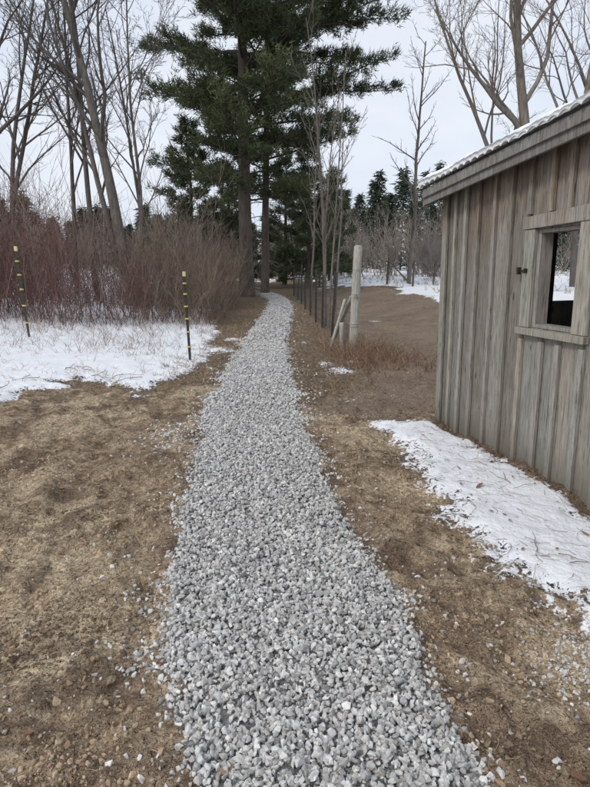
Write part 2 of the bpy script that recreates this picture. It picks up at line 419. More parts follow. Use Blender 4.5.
def pine(name,base,Ht,r,z0,maxR,nb,lean=(0,0),dens=1.0,tuftL=.30,prof=None,dead=12,colA=(.036,.052,.025),colB=(.14,.165,.078),nbl=22,bw=.04):
    root=empty(name)
    T=Tubes();bx,by=base;bz=hz(bx,by)-.1
    K=12;zz=np.linspace(0,Ht,K)
    tp=np.stack([bx+lean[0]*zz+np.cumsum(rng.normal(0,.03,K)),by+lean[1]*zz,bz+zz],1)
    T.add(tp,r*(1-.9*(zz/Ht))*np.where(zz<1,1.18,1)+.02,12,(.11,.092,.078))
    cs=[];ds=[];ct=[]
    for i in range(nb):
        t=(i+rng.random())/nb;h=z0+(Ht-z0)*t
        Rr=maxR*(prof(t) if prof else (1-t)**.6)*(rng.uniform(.75,1.12) if rng.random()<.6 else rng.uniform(.35,.75))
        az=i*2.39996+rng.normal(0,.35)
        p=np.array([np.interp(h,zz,tp[:,0]),np.interp(h,zz,tp[:,1]),bz+h])
        rise=rng.uniform(-.08,.34)+.3*t
        d=np.array([math.cos(az),math.sin(az),rise])
        br=.015+.009*Rr
        pts,_,_=limb(p,d,Rr,br,.01,8,.07,-.012+.02*t,4,T,(.09,.075,.064))
        ns=int((3+Rr*3.)*dens)
        shade=rng.uniform(0,.5)
        for j in range(ns):
            tt=.3+.7*(j+rng.random())/ns;f=tt*6.99;jj=int(f);q=pts[jj]+(pts[jj+1]-pts[jj])*(f-jj)
            dd=unit(pts[jj+1]-pts[jj]);sd=unit(np.cross(dd,[0,0,1]))*(1 if j%2 else -1)
            sl=(.25+Rr*.24*(1.15-tt))*rng.uniform(.4,1.3)
            d2=unit(dd*.7+sd*rng.uniform(.3,1.1)+np.array([0,0,rng.uniform(-.15,.55)]))
            e=q+d2*sl
            T.add(np.array([q,(q+e)/2+rng.normal(0,.03,3),e]),[.013,.01,.006],3,(.07,.06,.045))
            nt_=max(2,int(sl/.16))
            for kx in range(nt_):
                u=.25+.75*(kx+rng.random())/nt_
                cs.append(q+(e-q)*u+np.array([0,0,.04])+rng.normal(0,.08,3));ds.append(unit(d2+np.array([0,0,.5])));ct.append(shade+rng.uniform(0,.5))
    for i in range(dead):
        h=rng.uniform(1.2,z0+1.5);az=rng.uniform(0,6.28)
        p=np.array([np.interp(h,zz,tp[:,0]),np.interp(h,zz,tp[:,1]),bz+h])
        d=np.array([math.cos(az),math.sin(az),rng.uniform(-.3,.2)])
        pts,_,_=limb(p,d,rng.uniform(.8,3.2),.025,.006,6,.12,-.02,3,T,(.12,.105,.09))
        for q in pts[2:]:
            e=q+unit(rng.normal(size=3))*rng.uniform(.2,.6);T.add(np.array([q,(q+e)/2,e]),[.008,.006,.004],3,(.12,.105,.09))
    T.build('trunk_and_limbs',M_bark,parent=root)
    V,F,C=blades(np.array(cs),np.array(ds),nbl,tuftL,bw,colA,colB,.75,np.array(ct))
    np_mesh('needles',V,F,M_needle,col=C,parent=root)
def prof1(t): return max(.15,min(1.,.5+1.5*t) if t<.34 else 1.0-.75*((t-.34)/.66)**1.7)
rng=np.random.default_rng(303)
pine('pine_tree',(-2.3,28),22,.33,4.4,7.2,118,prof=prof1,dens=1.0,dead=26)
pine('pine_tree',(-1.6,30.2),19,.19,5.0,6.4,74,lean=(.012,0),prof=prof1,dens=1.0,dead=14)
cone=lambda t:(1-t)**.8+.08
dk=dict(dead=3,nbl=18,bw=.05)
pine('cedar_tree',(-5.9,33),8.8,.14,.6,3.0,60,prof=cone,dens=1.1,**dk)
pine('cedar_tree',(-4.2,37),7.2,.13,.5,2.5,48,prof=cone,dens=1.1,**dk)
pine('cedar_tree',(.8,37),8.5,.14,.5,2.6,55,prof=cone,dens=1.1,**dk)
pine('cedar_tree',(2.6,42),7.5,.14,.4,2.6,50,prof=cone,dens=1.1,**dk)
pine('cedar_tree',(-.7,41),9,.14,.5,2.6,50,prof=cone,dens=1.1,**dk)

def spruce_line():
    Vs=[];Fs=[];Cs=[];off=0;T=Tubes()
    def tree(x,y,Ht,w,base):
        nonlocal off
        z=hz(x,y);n=int(420)
        t=rng.random(n)**.8;h=z+.3+t*(Ht-.3)
        Rr=w*(1-t)**.85*rng.uniform(.3,1.05,n)+.05
        az=rng.uniform(0,2*math.pi,n)
        d=np.stack([np.cos(az),np.sin(az),np.full(n,-.25)],1)
        c=np.stack([x+np.cos(az)*Rr*.55,y+np.sin(az)*Rr*.55,h],1)
        V,F,C=blades(c,d,3,.75,.2,base*np.array([.55,.6,.55]),base*np.array([1.5,1.45,1.4]),.35)
        Vs.append(V);Fs.append(F+off);Cs.append(C);off+=len(V)
        T.add(np.array([[x,y,z-.2],[x,y,z+Ht*.97]]),[.14,.02],5,(.08,.07,.06))
    for i in range(135):
        a=R(-42+ i*.66+rng.uniform(-.5,.5))
        D=rng.uniform(62,88)
        big=rng.uniform(.7,1.15)
        if math.degrees(a)<0: big*=.6
        tree(D*math.sin(a),D*math.cos(a),10.4*big,2.1*big,np.array([.06,.078,.056]))
    root=empty('distant_spruce_trees')
    np_mesh('foliage',np.concatenate(Vs),np.concatenate(Fs),M_needle,col=np.concatenate(Cs),parent=root)
    T.build('trunks',M_bark,parent=root)
spruce_line()

def brush_mass(name,spots,n_st,col,spread,r=.012,twigs=6):
    T=Tubes()
    for (cx,cy,hh) in spots:
        tone=np.array(col)*rng.uniform(.75,1.2)
        for i in range(n_st):
            x=cx+rng.normal(0,.35);y=cy+rng.normal(0,.35)
            d=np.array([rng.normal(0,spread),rng.normal(0,spread),1.])
            L=hh*rng.uniform(.55,1.1);c=tone*rng.uniform(.8,1.2)
            if i==0: zc=hz(x,y)
            pts,rad,_=limb(np.array([x,y,zc]),d,L,r*1.6,r*.5,6,.07,.02,3,T,c)
            for k in range(twigs):
                j=rng.integers(1,5);q=pts[j]+(pts[j+1]-pts[j])*rng.random()
                dd=side_dir(unit(pts[j+1]-pts[j]),rng.uniform(.3,.8));dd[2]=abs(dd[2])
                l2=L*rng.uniform(.15,.4)
                p2,_,_=limb(q,dd,l2,r*.8,r*.4,4,.1,.05,3,T,c)
                for kk in range(2):
                    q2=p2[rng.integers(1,3)];d3=side_dir(unit(dd),.5);d3[2]=abs(d3[2]);e=q2+d3*l2*.5
                    T.add(np.array([q2,e]),[r*.5,r*.3],3,c)
    T.build(name,M_twig)
spots=[]
for i in range(70):
    a=R(rng.uniform(-38,42));D=rng.uniform(44,62)
    spots.append((D*math.sin(a),D*math.cos(a),rng.uniform(2.2,5.5)))
for i in range(28):
    a=R(rng.uniform(3,17));D=rng.uniform(42,58);spots.append((D*math.sin(a),D*math.cos(a),rng.uniform(2,5.5)))
brush_mass('distant_bare_brush',spots,13,(.29,.25,.21),.32,r=.016,twigs=6)
spots=[(rng.uniform(-5.2,-2.2) ,rng.uniform(19,34),rng.uniform(2.0,3.4)) for i in range(44)]
spots=[s for s in spots if path_sd(np.array([s[0]]),np.array([s[1]]))[0]<-.6]
brush_mass('bare_shrubs',spots,11,(.26,.205,.165),.26,r=.008,twigs=5)
spots=[(rng.uniform(-11,-3),rng.uniform(14.5,20),rng.uniform(2.6,4.4)) for i in range(30)]
brush_mass('bare_saplings',[s for s in spots if s[0]<-.12*s[1]-.8],3,(.21,.17,.145),.16,r=.0085,twigs=7)

def thicket():
    T=Tubes();n=5200
    for i in range(n):
        u=rng.random()
        y=12.8+u*11+rng.normal(0,.45)
        xr=-2.0-.03*(y-13)-.9*(y<14.5)*(14.5-y)
        x=xr-rng.beta(1.,1.2)*min(12,(.60*y+1.5))
        rel=x/y
        gap=float(fbm(np.array([x]),np.array([y]),1.3,3,91)[0])
        if gap<-.08+rng.normal(0,.12): continue
        hmax=np.interp(rel,[-.52,-.42,-.3,-.2,-.1],[3.4,3.2,2.45,1.95,1.8])*(.82+.14*(y/15))
        L=hmax*rng.uniform(.3,1.15)*(.85+gap*.7)
        sp_=rng.choice([.14,.3,.5])
        d=np.array([rng.normal(0,sp_),rng.normal(0,sp_),1.])
        red=np.clip(np.interp(rel,[-.36,-.18],[.95,.1])+rng.normal(0,.3),0,1)
        c=(np.array([.165,.092,.083])*red+np.array([.26,.205,.155])*(1-red))*rng.uniform(.5,1.25)
        z=.06*max(0,-x-2)
        pts,rad,_=limb(np.array([x,y,z-.02]),d,L,.0065,.003,5,.12,.0,3,T,c)
        for k in range(6):
            j=rng.integers(1,4);q=pts[j]+(pts[j+1]-pts[j])*rng.random()
            dd=side_dir(unit(pts[j+1]-pts[j]),rng.uniform(.4,1.2));dd[2]=abs(dd[2])+.05
            T.add(np.array([q,q+unit(dd)*L*.13,q+unit(dd+np.array([0,0,.3]))*L*rng.uniform(.18,.3)]),[.0042,.0032,.0022],3,c*1.05)
    T.build('red_dogwood_thicket',M_twig)
thicket()

# ------------------------------------------------------------------ grasses, weeds, litter
def tufts(name,pos,L,lean,n_each,cols,r=.0022):
    T=Tubes()
    zs=height(pos[:,0],pos[:,1])
    for (x,y),z in zip(pos,zs):
        ll=L*rng.uniform(.4,1.3)
        for k in range(n_each):
            a=rng.uniform(0,6.28);l=ll*rng.uniform(.4,1.2);ln=lean*rng.uniform(.2,1.8)
            d=np.array([math.cos(a)*ln,math.sin(a)*ln,1.]);d=unit(d)
            p0=np.array([x+rng.normal(0,.03),y+rng.normal(0,.03),z-.01])
            p1=p0+d*l*.5;p2=p1+unit(d+np.array([math.cos(a),math.sin(a),-.5])*.5*ln)*l*.5
            T.add(np.array([p0,p1,p2]),[r,r*.8,r*.35],3,np.array(cols[rng.integers(len(cols))])*rng.uniform(.7,1.25))
    T.build(name,M_straw)
straw=[(.46,.36,.23),(.36,.27,.17),(.22,.155,.105)]
n=260;p=np.stack([rng.normal(1.3,.45,n),rng.normal(9.9,.8,n)],1);tufts('dead_weeds',p,.38,.75,7,[(.28,.18,.12),(.38,.27,.18),(.18,.12,.085)],.003)
n=420;yy=rng.uniform(7.0,24,n);p=np.stack([np.interp(yy,PY,PR)+.1+rng.beta(1,1.6,n)*1.1,yy],1);tufts('verge_grass',p,.17,1.1,6,straw,.003)
n=420;yy=7.6+rng.beta(1,1.1,n)*17;p=np.stack([np.interp(yy,PY,PL)-.1-rng.beta(1,1.5,n)*.9,yy],1);tufts('verge_grass',p,.17,1.0,6,straw,.003)
n=600;p=np.stack([rng.uniform(-8,-2,n),rng.uniform(9.5,16,n)],1);tufts('dead_weeds',p,.36,.7,4,[(.28,.2,.15),(.36,.27,.19),(.2,.14,.11)],.0026)
n=140;p=np.stack([rng.uniform(-5,-1.5,n),rng.uniform(7.0,10.5,n)],1);tufts('dead_weeds',p,.15,.9,3,straw,.0025)
n=700;p=np.stack([rng.uniform(3,24,n),rng.uniform(19,48,n)],1);p=p[poly_sd(p[:,0],p[:,1],DRIVE)<-.2];tufts('field_grass',p,.4,.6,5,straw,.008)
s=rng.uniform(0,4.4,260);o=np.abs(rng.normal(0,.06,260))+.015
p=np.stack([1.5+.23*s-.973*o,5.8-.973*s-.23*o],1);tufts('wall_foot_grass',p,.07,1.2,5,[(.24,.16,.1),(.16,.105,.07),(.34,.25,.16)],.0016)
T=Tubes()
n=1900;px=rng.uniform(-3.2,2.1,n);py=1.2+rng.beta(1,1.4,n)*6.5
sp_,ss_,_,_=masks(px,py);keep=(sp_<.0)&(rng.random(n)<np.where(ss_>0,.9,.8))
zz=height(px,py)
for i in np.where(keep)[0]:
    a=rng.uniform(0,6.28);l=rng.uniform(.02,.09)*(1.4 if ss_[i]>0 else 1);d=np.array([math.cos(a),math.sin(a),rng.normal(0,.12)])
    c=np.array([px[i],py[i],zz[i]+.008]);m=np.cross(d,[0,0,1])*rng.normal(0,.12)*l
    T.add(np.array([c-d*l*.5,c+m,c+d*l*.5]),[.0013,.0013,.0008],3,np.array([(.5,.4,.26),(.24,.16,.1),(.1,.065,.045)][rng.integers(3)])*rng.uniform(.7,1.2))
for i in range(26):
    x=rng.uniform(1.1,1.8);y=rng.uniform(2.0,5.3)
    a=rng.uniform(0,6.28);p=np.array([x,y,hz(x,y)+.012]);pts=[p]
    for k in range(6):
        a+=rng.normal(0,.3);p=p+np.array([math.cos(a),math.sin(a),0])*rng.uniform(.02,.065);p=p.copy();p[2]=hz(p[0],p[1])+.012+abs(rng.normal(0,.006));pts.append(p)
    T.add(np.array(pts),np.linspace(.0028,.0012,7)*rng.uniform(.5,1.1),4,np.array((.2,.12,.08))*rng.uniform(.7,1.3))
for i in range(24):
    x=rng.uniform(-4.5,-2);y=rng.uniform(6.2,8.6)
    a=rng.uniform(0,6.28);p=np.array([x,y,hz(x,y)+.02]);pts=[p]
    for k in range(6):
        a+=rng.normal(0,.35);p=p+np.array([math.cos(a),math.sin(a),0])*rng.uniform(.04,.11);p=p.copy();p[2]=hz(p[0],p[1])+.02+abs(rng.normal(0,.01));pts.append(p)
    T.add(np.array(pts),np.linspace(.005,.002,7),4,np.array((.24,.17,.12)))
T.build('twigs_and_straw',M_straw)
def leaves(name,P,S):
    Vs=[];Fs=[];Cs=[]
    prof=np.array([(-1,0),(-.6,.38),(0,.52),(.55,.36),(1,0),(.55,-.36),(0,-.52),(-.6,-.38)])
    for i,(x,y) in enumerate(P):
        a=rng.uniform(0,6.28);s=S[i];z=hz(x,y)+.008+.15*s
        curl=rng.uniform(.2,.7);tl=rng.normal(0,.25,2)
        v=[]
        for (u,w) in np.vstack([prof*rng.uniform(.85,1.15,prof.shape),[[0,0]]]):
            zz=curl*(w*w)*1.2+.2*u*u+tl[0]*u+tl[1]*w
            v.append((x+s*(u*math.cos(a)-w*math.sin(a)),y+s*(u*math.sin(a)+w*math.cos(a)),z+s*zz*.6))
        k=len(Vs)*9
        Vs.append(v);Fs+=[(k+j,k+(j+1)%8,k+8) for j in range(8)]
        c=np.array([(.24,.13,.08),(.32,.21,.13),(.16,.085,.055)][rng.integers(3)])*rng.uniform(.8,1.2);Cs.append(np.tile(c,(9,1)))
    np_mesh(name,np.array(Vs).reshape(-1,3),np.array(Fs),M_leaf,col=np.concatenate(Cs))
n=340;P=np.stack([rng.uniform(-3,2,n),1.4+rng.beta(1,1.4,n)*8,],1);k=path_sd(P[:,0],P[:,1])<.0;P=P[k]
P=np.vstack([P,[[-.22,1.50],[1.33,3.85],[1.72,3.1],[.9,1.5],[-.1,5.3]]]);S=rng.uniform(.009,.022,len(P));S[-5:]=[.03,.035,.03,.03,.03]
leaves('fallen_leaves',P,S)

# ------------------------------------------------------------------ box building in local frames
def wood_mat(name,base=(.27,.25,.225),warm=(.23,.155,.10)):
    m,nt,b=mat_new(name);N=NB(nt);p=N.obj()
    ac=N.attr('Col','Color')
    va=nt.nodes.new('ShaderNodeVectorMath');va.operation='MULTIPLY';N.L(ac,va.inputs[0]);va.inputs[1].default_value=(31,17,53)
    vb=nt.nodes.new('ShaderNodeVectorMath');vb.operation='ADD';N.L(p,vb.inputs[0]);N.L(va.outputs[0],vb.inputs[1]);q=vb.outputs[0]
    g=N.noise(N.mapping(q,(9,9,.55)),9,7,.7,.6)
    g2=N.noise(N.mapping(q,(1,1,.12)),55,5,.6)
    sepz=nt.nodes.new('ShaderNodeSeparateXYZ');N.L(p,sepz.inputs[0])
    wmask=N.math('ADD',N.rng(sepz.outputs[2],1.1,2.4,0,.75),N.math('MULTIPLY',N.math('SUBTRACT',N.noise(N.mapping(q,(3,3,.6)),1.7,4,.6),.5),1.8))
    a=N.ramp(g,[(.3,(base[0]*.42,base[1]*.40,base[2]*.38)),(.5,base),(.72,(base[0]*1.45,base[1]*1.47,base[2]*1.48))])
    w=N.ramp(g,[(.3,(warm[0]*.4,warm[1]*.37,warm[2]*.35)),(.55,warm),(.75,(base[0]*1.25,base[1]*1.15,base[2]*1.05))])
    c=N.mix(N.rng(wmask,.3,.95,0,.8),a,w)
    c=N.mix(.9,c,ac,'MULTIPLY')
    c=N.mix(N.rng(g2,.58,.70,0,.65),c,(.05,.04,.032))
    kn=N.voro(N.mapping(q,(5,5,1.6)),1.3);c=N.mix(N.rng(kn,.05,.09,.7,0),c,(.04,.03,.024))
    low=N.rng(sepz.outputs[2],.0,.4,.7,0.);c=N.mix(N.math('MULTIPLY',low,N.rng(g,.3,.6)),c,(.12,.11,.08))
    N.L(c,b.inputs['Base Color']);b.inputs['Roughness'].default_value=.9
    n1=N.bump(g,.7,.008,None);N.bump(g2,.5,.005,b,n1)
    return m
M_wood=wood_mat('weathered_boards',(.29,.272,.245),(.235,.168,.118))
M_post=wood_mat('weathered_post',(.40,.385,.345),(.34,.3,.25))
class Boxes:
    def __init__(s): s.V=[];s.F=[];s.C=[];s.n=0
    def hexa(s,pts,col=1.0):
        s.V+=pts;k=s.n;s.n+=8
        s.F+=[(k,k+3,k+2,k+1),(k+4,k+5,k+6,k+7)]+[(k+i,k+(i+1)%4,k+4+(i+1)%4,k+4+i) for i in range(4)]
        s.C+=[(col*rng.uniform(.96,1.04),col,col*rng.uniform(.93,1.03))]*8
    def box(s,x0,x1,y0,y1,z0,z1,col=1.0,zt=None):
        a,b=(z1,z1) if zt is None else zt
        s.hexa([(x0,y0,z0),(x1,y0,z0),(x1,y1,z0),(x0,y1,z0),(x0,y0,a),(x1,y0,b),(x1,y1,b),(x0,y1,a)],col)
    def build(s,name,mat,parent=None,bevel=0):
        o=np_mesh(name,np.array(s.V),np.array(s.F),mat,col=np.array(s.C),parent=parent)
        if bevel:
            md=o.modifiers.new('bevel','BEVEL');md.width=bevel;md.segments=1;md.limit_method='ANGLE'
        return o
shed=empty('wooden_shed')
sx=np.array([.23,-.973,0]);sx/=np.linalg.norm(sx)
sy=np.array([sx[1],-sx[0],0])
lean=.022
shed.matrix_world=Matrix(((sx[0],sy[0],sy[0]*lean,1.5),(sx[1],sy[1],sy[1]*lean,5.8),(0,0,1,0),(0,0,0,1)))
SH=shed
Ls,Ds=4.7,3.0; SL=.088
def top(s): return 2.26+SL*s
W0,W1,WZ0,WZ1=1.46,1.935,1.12,1.85
def clip_boards(B,x0,x1,y0,y1,hole,topf,zb,col,jit=True):
    z0=zb-.02*rng.random() if jit else zb
    if hole and x1>hole[0] and x0<hole[1]:
        if x0<hole[0]-.004: clip_boards(B,x0,hole[0],y0,y1,None,topf,zb,col);x0=hole[0]
        if x1>hole[1]+.004: clip_boards(B,hole[1],x1,y0,y1,None,topf,zb,col);x1=hole[1]
        B.box(x0,x1,y0,y1,z0,hole[2],col);B.box(x0,x1,y0,y1,hole[3],0,col,zt=(topf(x0),topf(x1)))
    else:
        B.box(x0,x1,y0,y1,z0,0,col,zt=(topf(x0),topf(x1)))
B=Boxes();hole=(W0,W1,WZ0,WZ1)
x=0.0
while x<Ls:
    w=min(rng.uniform(.19,.27),Ls-x);off=rng.uniform(-.003,.003)
    clip_boards(B,x+.004,x+w-.004,-.028+off,-.003+off,hole,top,-.05,rng.uniform(.55,1.05))
    if x>0:
        bw=rng.uniform(.040,.058);bx=x-bw/2+rng.uniform(-.012,.012)
        h2=(W0-.13,W1+.15,WZ0-.09,WZ1+.11)
        if bx+bw>h2[0] and bx<h2[1]:
            B.box(bx,bx+bw,0,.028,-.04-.02*rng.random(),h2[2]-.003,rng.uniform(.8,1.25));B.box(bx,bx+bw,0,.028,h2[3]+.003,0,rng.uniform(.75,1.15),zt=(top(bx),top(bx+bw)))
        else: B.box(bx,bx+bw,0,.028,-.04-.02*rng.random(),0,rng.uniform(.8,1.25),zt=(top(bx),top(bx+bw)))
    x+=w
B.box(-.003,.085,.001,.026,-.045,0,1.0,zt=(top(0),top(.085)))
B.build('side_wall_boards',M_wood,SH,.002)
B=Boxes()
B.box(W0-.12,W0,.001,.032,WZ0-.0,WZ1,1.1)
B.box(W1,W1+.14,.001,.032,WZ0-.0,WZ1+.02,1.25)
B.hexa([(W0-.14,.001,WZ1+.002),(W1+.16,.001,WZ1+.022),(W1+.16,.04,WZ1+.022),(W0-.14,.04,WZ1+.002),(W0-.14,.001,WZ1+.092),(W1+.16,.001,WZ1+.125),(W1+.16,.04,WZ1+.125),(W0-.14,.04,WZ1+.092)],1.15)
B.box(W0-.13,W1+.15,.001,.055,WZ0-.055,WZ0-.003,1.1)
B.box(W0+.002,W0+.035,-.11,-.001,WZ0+.002,WZ1-.002,1.1)
B.box(W1-.035,W1-.002,-.11,-.001,WZ0+.002,WZ1-.002,1.0)
B.box(W0+.037,W1-.037,-.11,-.001,WZ0+.002,WZ0+.03,1.0)
B.box(W0+.037,W1-.037,-.11,-.001,WZ1-.03,WZ1-.002,.8)
B.build('window_frame',M_wood,SH,.003)
def ridge(y): return 2.26+.36*(min(-y,Ds+y))
B=Boxes()
def farwall(xa,xb,hole,colr):
    y=-.03
    while y>-Ds:
        w=min(rng.uniform(.17,.23),Ds+y);ya=y;yb=y-w
        def put(y0,y1,z0,z1):
            za=ridge(y0) if z1 is None else z1;zb_=ridge(y1) if z1 is None else z1
            B.hexa([(xa,y1,z0),(xb,y1,z0),(xb,y0,z0),(xa,y0,z0),(xa,y1,zb_),(xb,y1,zb_),(xb,y0,za),(xa,y0,za)],rng.uniform(*colr))
        if hole and yb<hole[0] and ya>hole[1]:
            a=min(ya,hole[0]);b_=max(yb,hole[1])
            if ya>hole[0]+.003: put(ya,hole[0],-.05,None)
            if yb<hole[1]-.003: put(hole[1],yb,-.05,None)
            put(a,b_,-.05,hole[2]);put(a,b_,hole[3],None)
        else: put(ya-.002,yb+.002,-.05,None)
        y-=w
farwall(.0,.024,(-1.2,-2.35,1.22,2.05),(.8,1.1))
B.build('far_wall_boards',M_wood,SH)
B=Boxes();farwall(Ls-.03,Ls-.004,None,(.8,1.1));B.build('near_wall_boards',M_wood,SH)
B=Boxes();x=0
while x<Ls:
    w=min(.2,Ls-x);B.box(x+.002,x+w-.002,-Ds-.027,-Ds-.002,-.05,0,rng.uniform(.8,1.1),zt=(top(x),top(x+w)));x+=w
B.build('back_wall_boards',M_wood,SH)
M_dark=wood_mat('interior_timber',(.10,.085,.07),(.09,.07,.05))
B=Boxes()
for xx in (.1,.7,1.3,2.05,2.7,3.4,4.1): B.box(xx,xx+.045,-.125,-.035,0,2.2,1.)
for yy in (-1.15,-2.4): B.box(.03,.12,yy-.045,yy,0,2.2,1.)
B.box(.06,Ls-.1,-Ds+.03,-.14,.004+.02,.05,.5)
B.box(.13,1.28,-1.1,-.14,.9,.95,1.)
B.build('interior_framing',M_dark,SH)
B=Boxes()
def sl_box(x0,x1,y0,y1,za,zb,col):
    B.hexa([(x0,y0,za+SL*x0),(x1,y0,za+SL*x1),(x1,y1,za+SL*x1),(x0,y1,za+SL*x0),(x0,y0,zb+SL*x0),(x1,y0,zb+SL*x1),(x1,y1,zb+SL*x1),(x0,y1,zb+SL*x0)],col)
sl_box(-.12,Ls+.15,.15,.175,2.19,2.325,.95)
sl_box(-.12,Ls+.15,.177,.197,2.255,2.335,1.15)
sl_box(-.119,Ls+.149,.028,.147,2.245,2.262,.6)
sl_box(-.12,Ls+.15,-Ds-.215,-Ds-.19,2.185,2.33,.95)
M_f=wood_mat('fascia_wood',(.24,.24,.24),(.2,.19,.175))
B.build('fascia_boards',M_f,SH,.003)
B=Boxes()
for xa,xb in((-.145,-.121),(Ls+.151,Ls+.175)):
    for sg in (0,1):
        ya,yb=(.175,-Ds/2) if sg==0 else (-Ds-.215,-Ds/2)
        za=2.18+SL*xa;rise=.36*abs(yb-ya)
        B.hexa([(xa,yb,za+rise),(xb,yb,za+rise),(xb,ya,za),(xa,ya,za),(xa,yb,za+rise+.14),(xb,yb,za+rise+.14),(xb,ya,za+.14),(xa,ya,za+.14)] if sg==0 else
               [(xa,ya,za),(xb,ya,za),(xb,yb+.002,za+rise),(xa,yb+.002,za+rise),(xa,ya,za+.14),(xb,ya,za+.14),(xb,yb+.002,za+rise+.14),(xa,yb+.002,za+rise+.14)],.95)
B.build('barge_boards',M_f,SH,.003)
mr,nt,b=mat_new('painted_steel_roof');N=NB(nt);p=N.obj()
c=N.mix(N.rng(N.noise(p,6,5,.7),.4,.7),(.78,.79,.80),(.52,.52,.53));N.L(c,b.inputs['Base Color']);b.inputs['Roughness'].default_value=.55
nxr=int((Ls+.42)/.0125)
xr=np.linspace(-.18,Ls+.2,nxr)
ycs=np.array([.235,.1,-Ds/2,-Ds-.1,-Ds-.25])
prof=np.abs(np.sin(xr*math.pi/.105))**.7*.028
Vr=[]
for dz in (0,-.01):
    for yv in ycs:
        inward=min(.235-yv,yv+Ds+.25)
        Vr.append(np.stack([xr,np.full(nxr,yv),2.35+SL*xr+.36*inward+prof+dz],1))
Vr=np.concatenate(Vr);I=np.arange(len(Vr)).reshape(2,len(ycs),nxr)
F=[]
for s_ in (0,1):
    A=I[s_];f=np.stack([A[:-1,:-1],A[:-1,1:],A[1:,1:],A[1:,:-1]],-1).reshape(-1,4);F.append(f if s_ else f[:,::-1])
e=np.stack([I[0,0,:-1],I[0,0,1:],I[1,0,1:],I[1,0,:-1]],-1);F.append(e)
np_mesh('corrugated_roof',Vr,np.concatenate(F),mr,smooth=False,parent=SH)
msn,nt,b=mat_new('roof_snow');N=NB(nt);b.inputs['Base Color'].default_value=(.85,.87,.9,1);N.bump(N.noise(N.obj(),30,4),.4,.01,b)
ng=420;gx=np.linspace(-.15,Ls,ng);gy=np.linspace(.228,-1.3,30)
GX,GY=np.meshgrid(gx,gy);th=.040+.045*fbm(GX,GY,.35,4,5)+.010*np.abs(np.sin(GX*math.pi/.105))
edge=np.minimum(1,np.minimum((.228-GY)/.03+.7,(GY+1.3)/.2))
Z=2.37+SL*GX+.36*(.235-GY)+th*edge
Vv=np.stack([GX.ravel(),GY.ravel()+0.014*fbm(GX,GY,.12,3,8).ravel()*(GY.ravel()>.2),Z.ravel()],1)
I=np.arange(ng*30).reshape(30,ng);F=np.stack([I[:-1,:-1],I[:-1,1:],I[1:,1:],I[1:,:-1]],-1).reshape(-1,4)
Vb=Vv.copy();Vb[:,2]-=.04
eF=np.stack([I[0,:-1],I[0,1:],I[0,1:]+len(Vv),I[0,:-1]+len(Vv)],-1)
np_mesh('roof_snow',np.vstack([Vv,Vb]),np.concatenate([F,eF]),msn,smooth=True,parent=SH)
mi,nt,b=mat_new('rusty_iron');N=NB(nt);N.L(N.ramp(N.noise(N.obj(),60,4),[(.35,(.03,.027,.026)),(.7,(.07,.05,.04))]),b.inputs['Base Color']);b.inputs['Metallic'].default_value=.4;b.inputs['Roughness'].default_value=.6
B=Boxes()
B.box(W0-.15,W0-.06,.034,.042,1.54,1.555,1);B.box(W0-.16,W0-.135,.03,.055,1.52,1.575,1);B.box(W0-.065,W0-.052,.034,.06,1.53,1.565,1)
for zc in (1.52,.85):
    B.box(-.035,-.006,-.02,.01,zc-.05,zc+.05,1);B.box(-.055,-.035,-.012,.004,zc-.025,zc+.03,1)
B.build('latch_and_hinges',mi,SH)

# ------------------------------------------------------------------ posts
def round_post(name,base,top_,r,mat,sides=14,parent=None):
    K=9;P=np.linspace(0,1,K)[:,None]*(np.array(top_)-np.array(base))+np.array(base)
    a=np.arange(sides)*2*math.pi/sides;rv=r*(1+.05*rng.normal(size=(1,sides))+.025*rng.normal(size=(K,sides)))
    tp=np.linspace(1.05,.93,K)[:,None]
    Vv=np.stack([P[:,0:1]+rv*tp*np.cos(a),P[:,1:2]+rv*tp*np.sin(a),np.repeat(P[:,2:3],sides,1)],-1)
    cap=Vv[-1].copy();cap=(cap-P[-1])*.7+P[-1]+np.array([0,0,r*.25])
    Vv=np.concatenate([Vv.reshape(-1,3),cap,[P[-1]+np.array([0,0,r*.32])]])
    I=np.arange((K+1)*sides).reshape(K+1,sides)
    F=np.stack([I[:-1],np.roll(I[:-1],-1,1),np.roll(I[1:],-1,1),I[1:]],-1).reshape(-1,4)
    n=len(Vv)-1;Tt=np.stack([I[-1],np.roll(I[-1],-1),np.full(sides,n)],-1)
    return np_mesh(name,Vv,[F,Tt],mat,col=np.ones((len(Vv),3)),smooth=True,parent=parent)
def cyl(T,a,b,r,col=(.1,.1,.1),s=6): T.add(np.array([a,b],float),[r,r],s,col)
M_metal=col_material('painted_metal',.5,60,.25,.2,.002,.4)
gate=empty('wooden_fence_post')
z=hz(1.11,10.85)
round_post('post',(1.11,10.85,z-.2),(1.17,10.87,z+1.93),.083,M_post,parent=gate)
round_post('brace_pole',(.78,12.15,hz(.78,12.15)-.05),(1.09,10.98,z+1.02),.05,M_post,parent=gate)
round_post('short_post',(.93,11.0,z-.2),(.90,11.0,z+.5),.055,M_post,parent=gate)
round_post('leaning_pole',(.66,10.9,z-.05),(.97,11.15,z+.95),.03,M_post,parent=gate)
T=Tubes()
for zz_ in (.45,.5,1.0,1.05,1.5):
    cyl(T,(1.02,10.77,z+zz_),(1.22,10.77,z+zz_+.01),.004,(.2,.19,.18))
T.build('wire_wraps',M_metal,parent=gate)

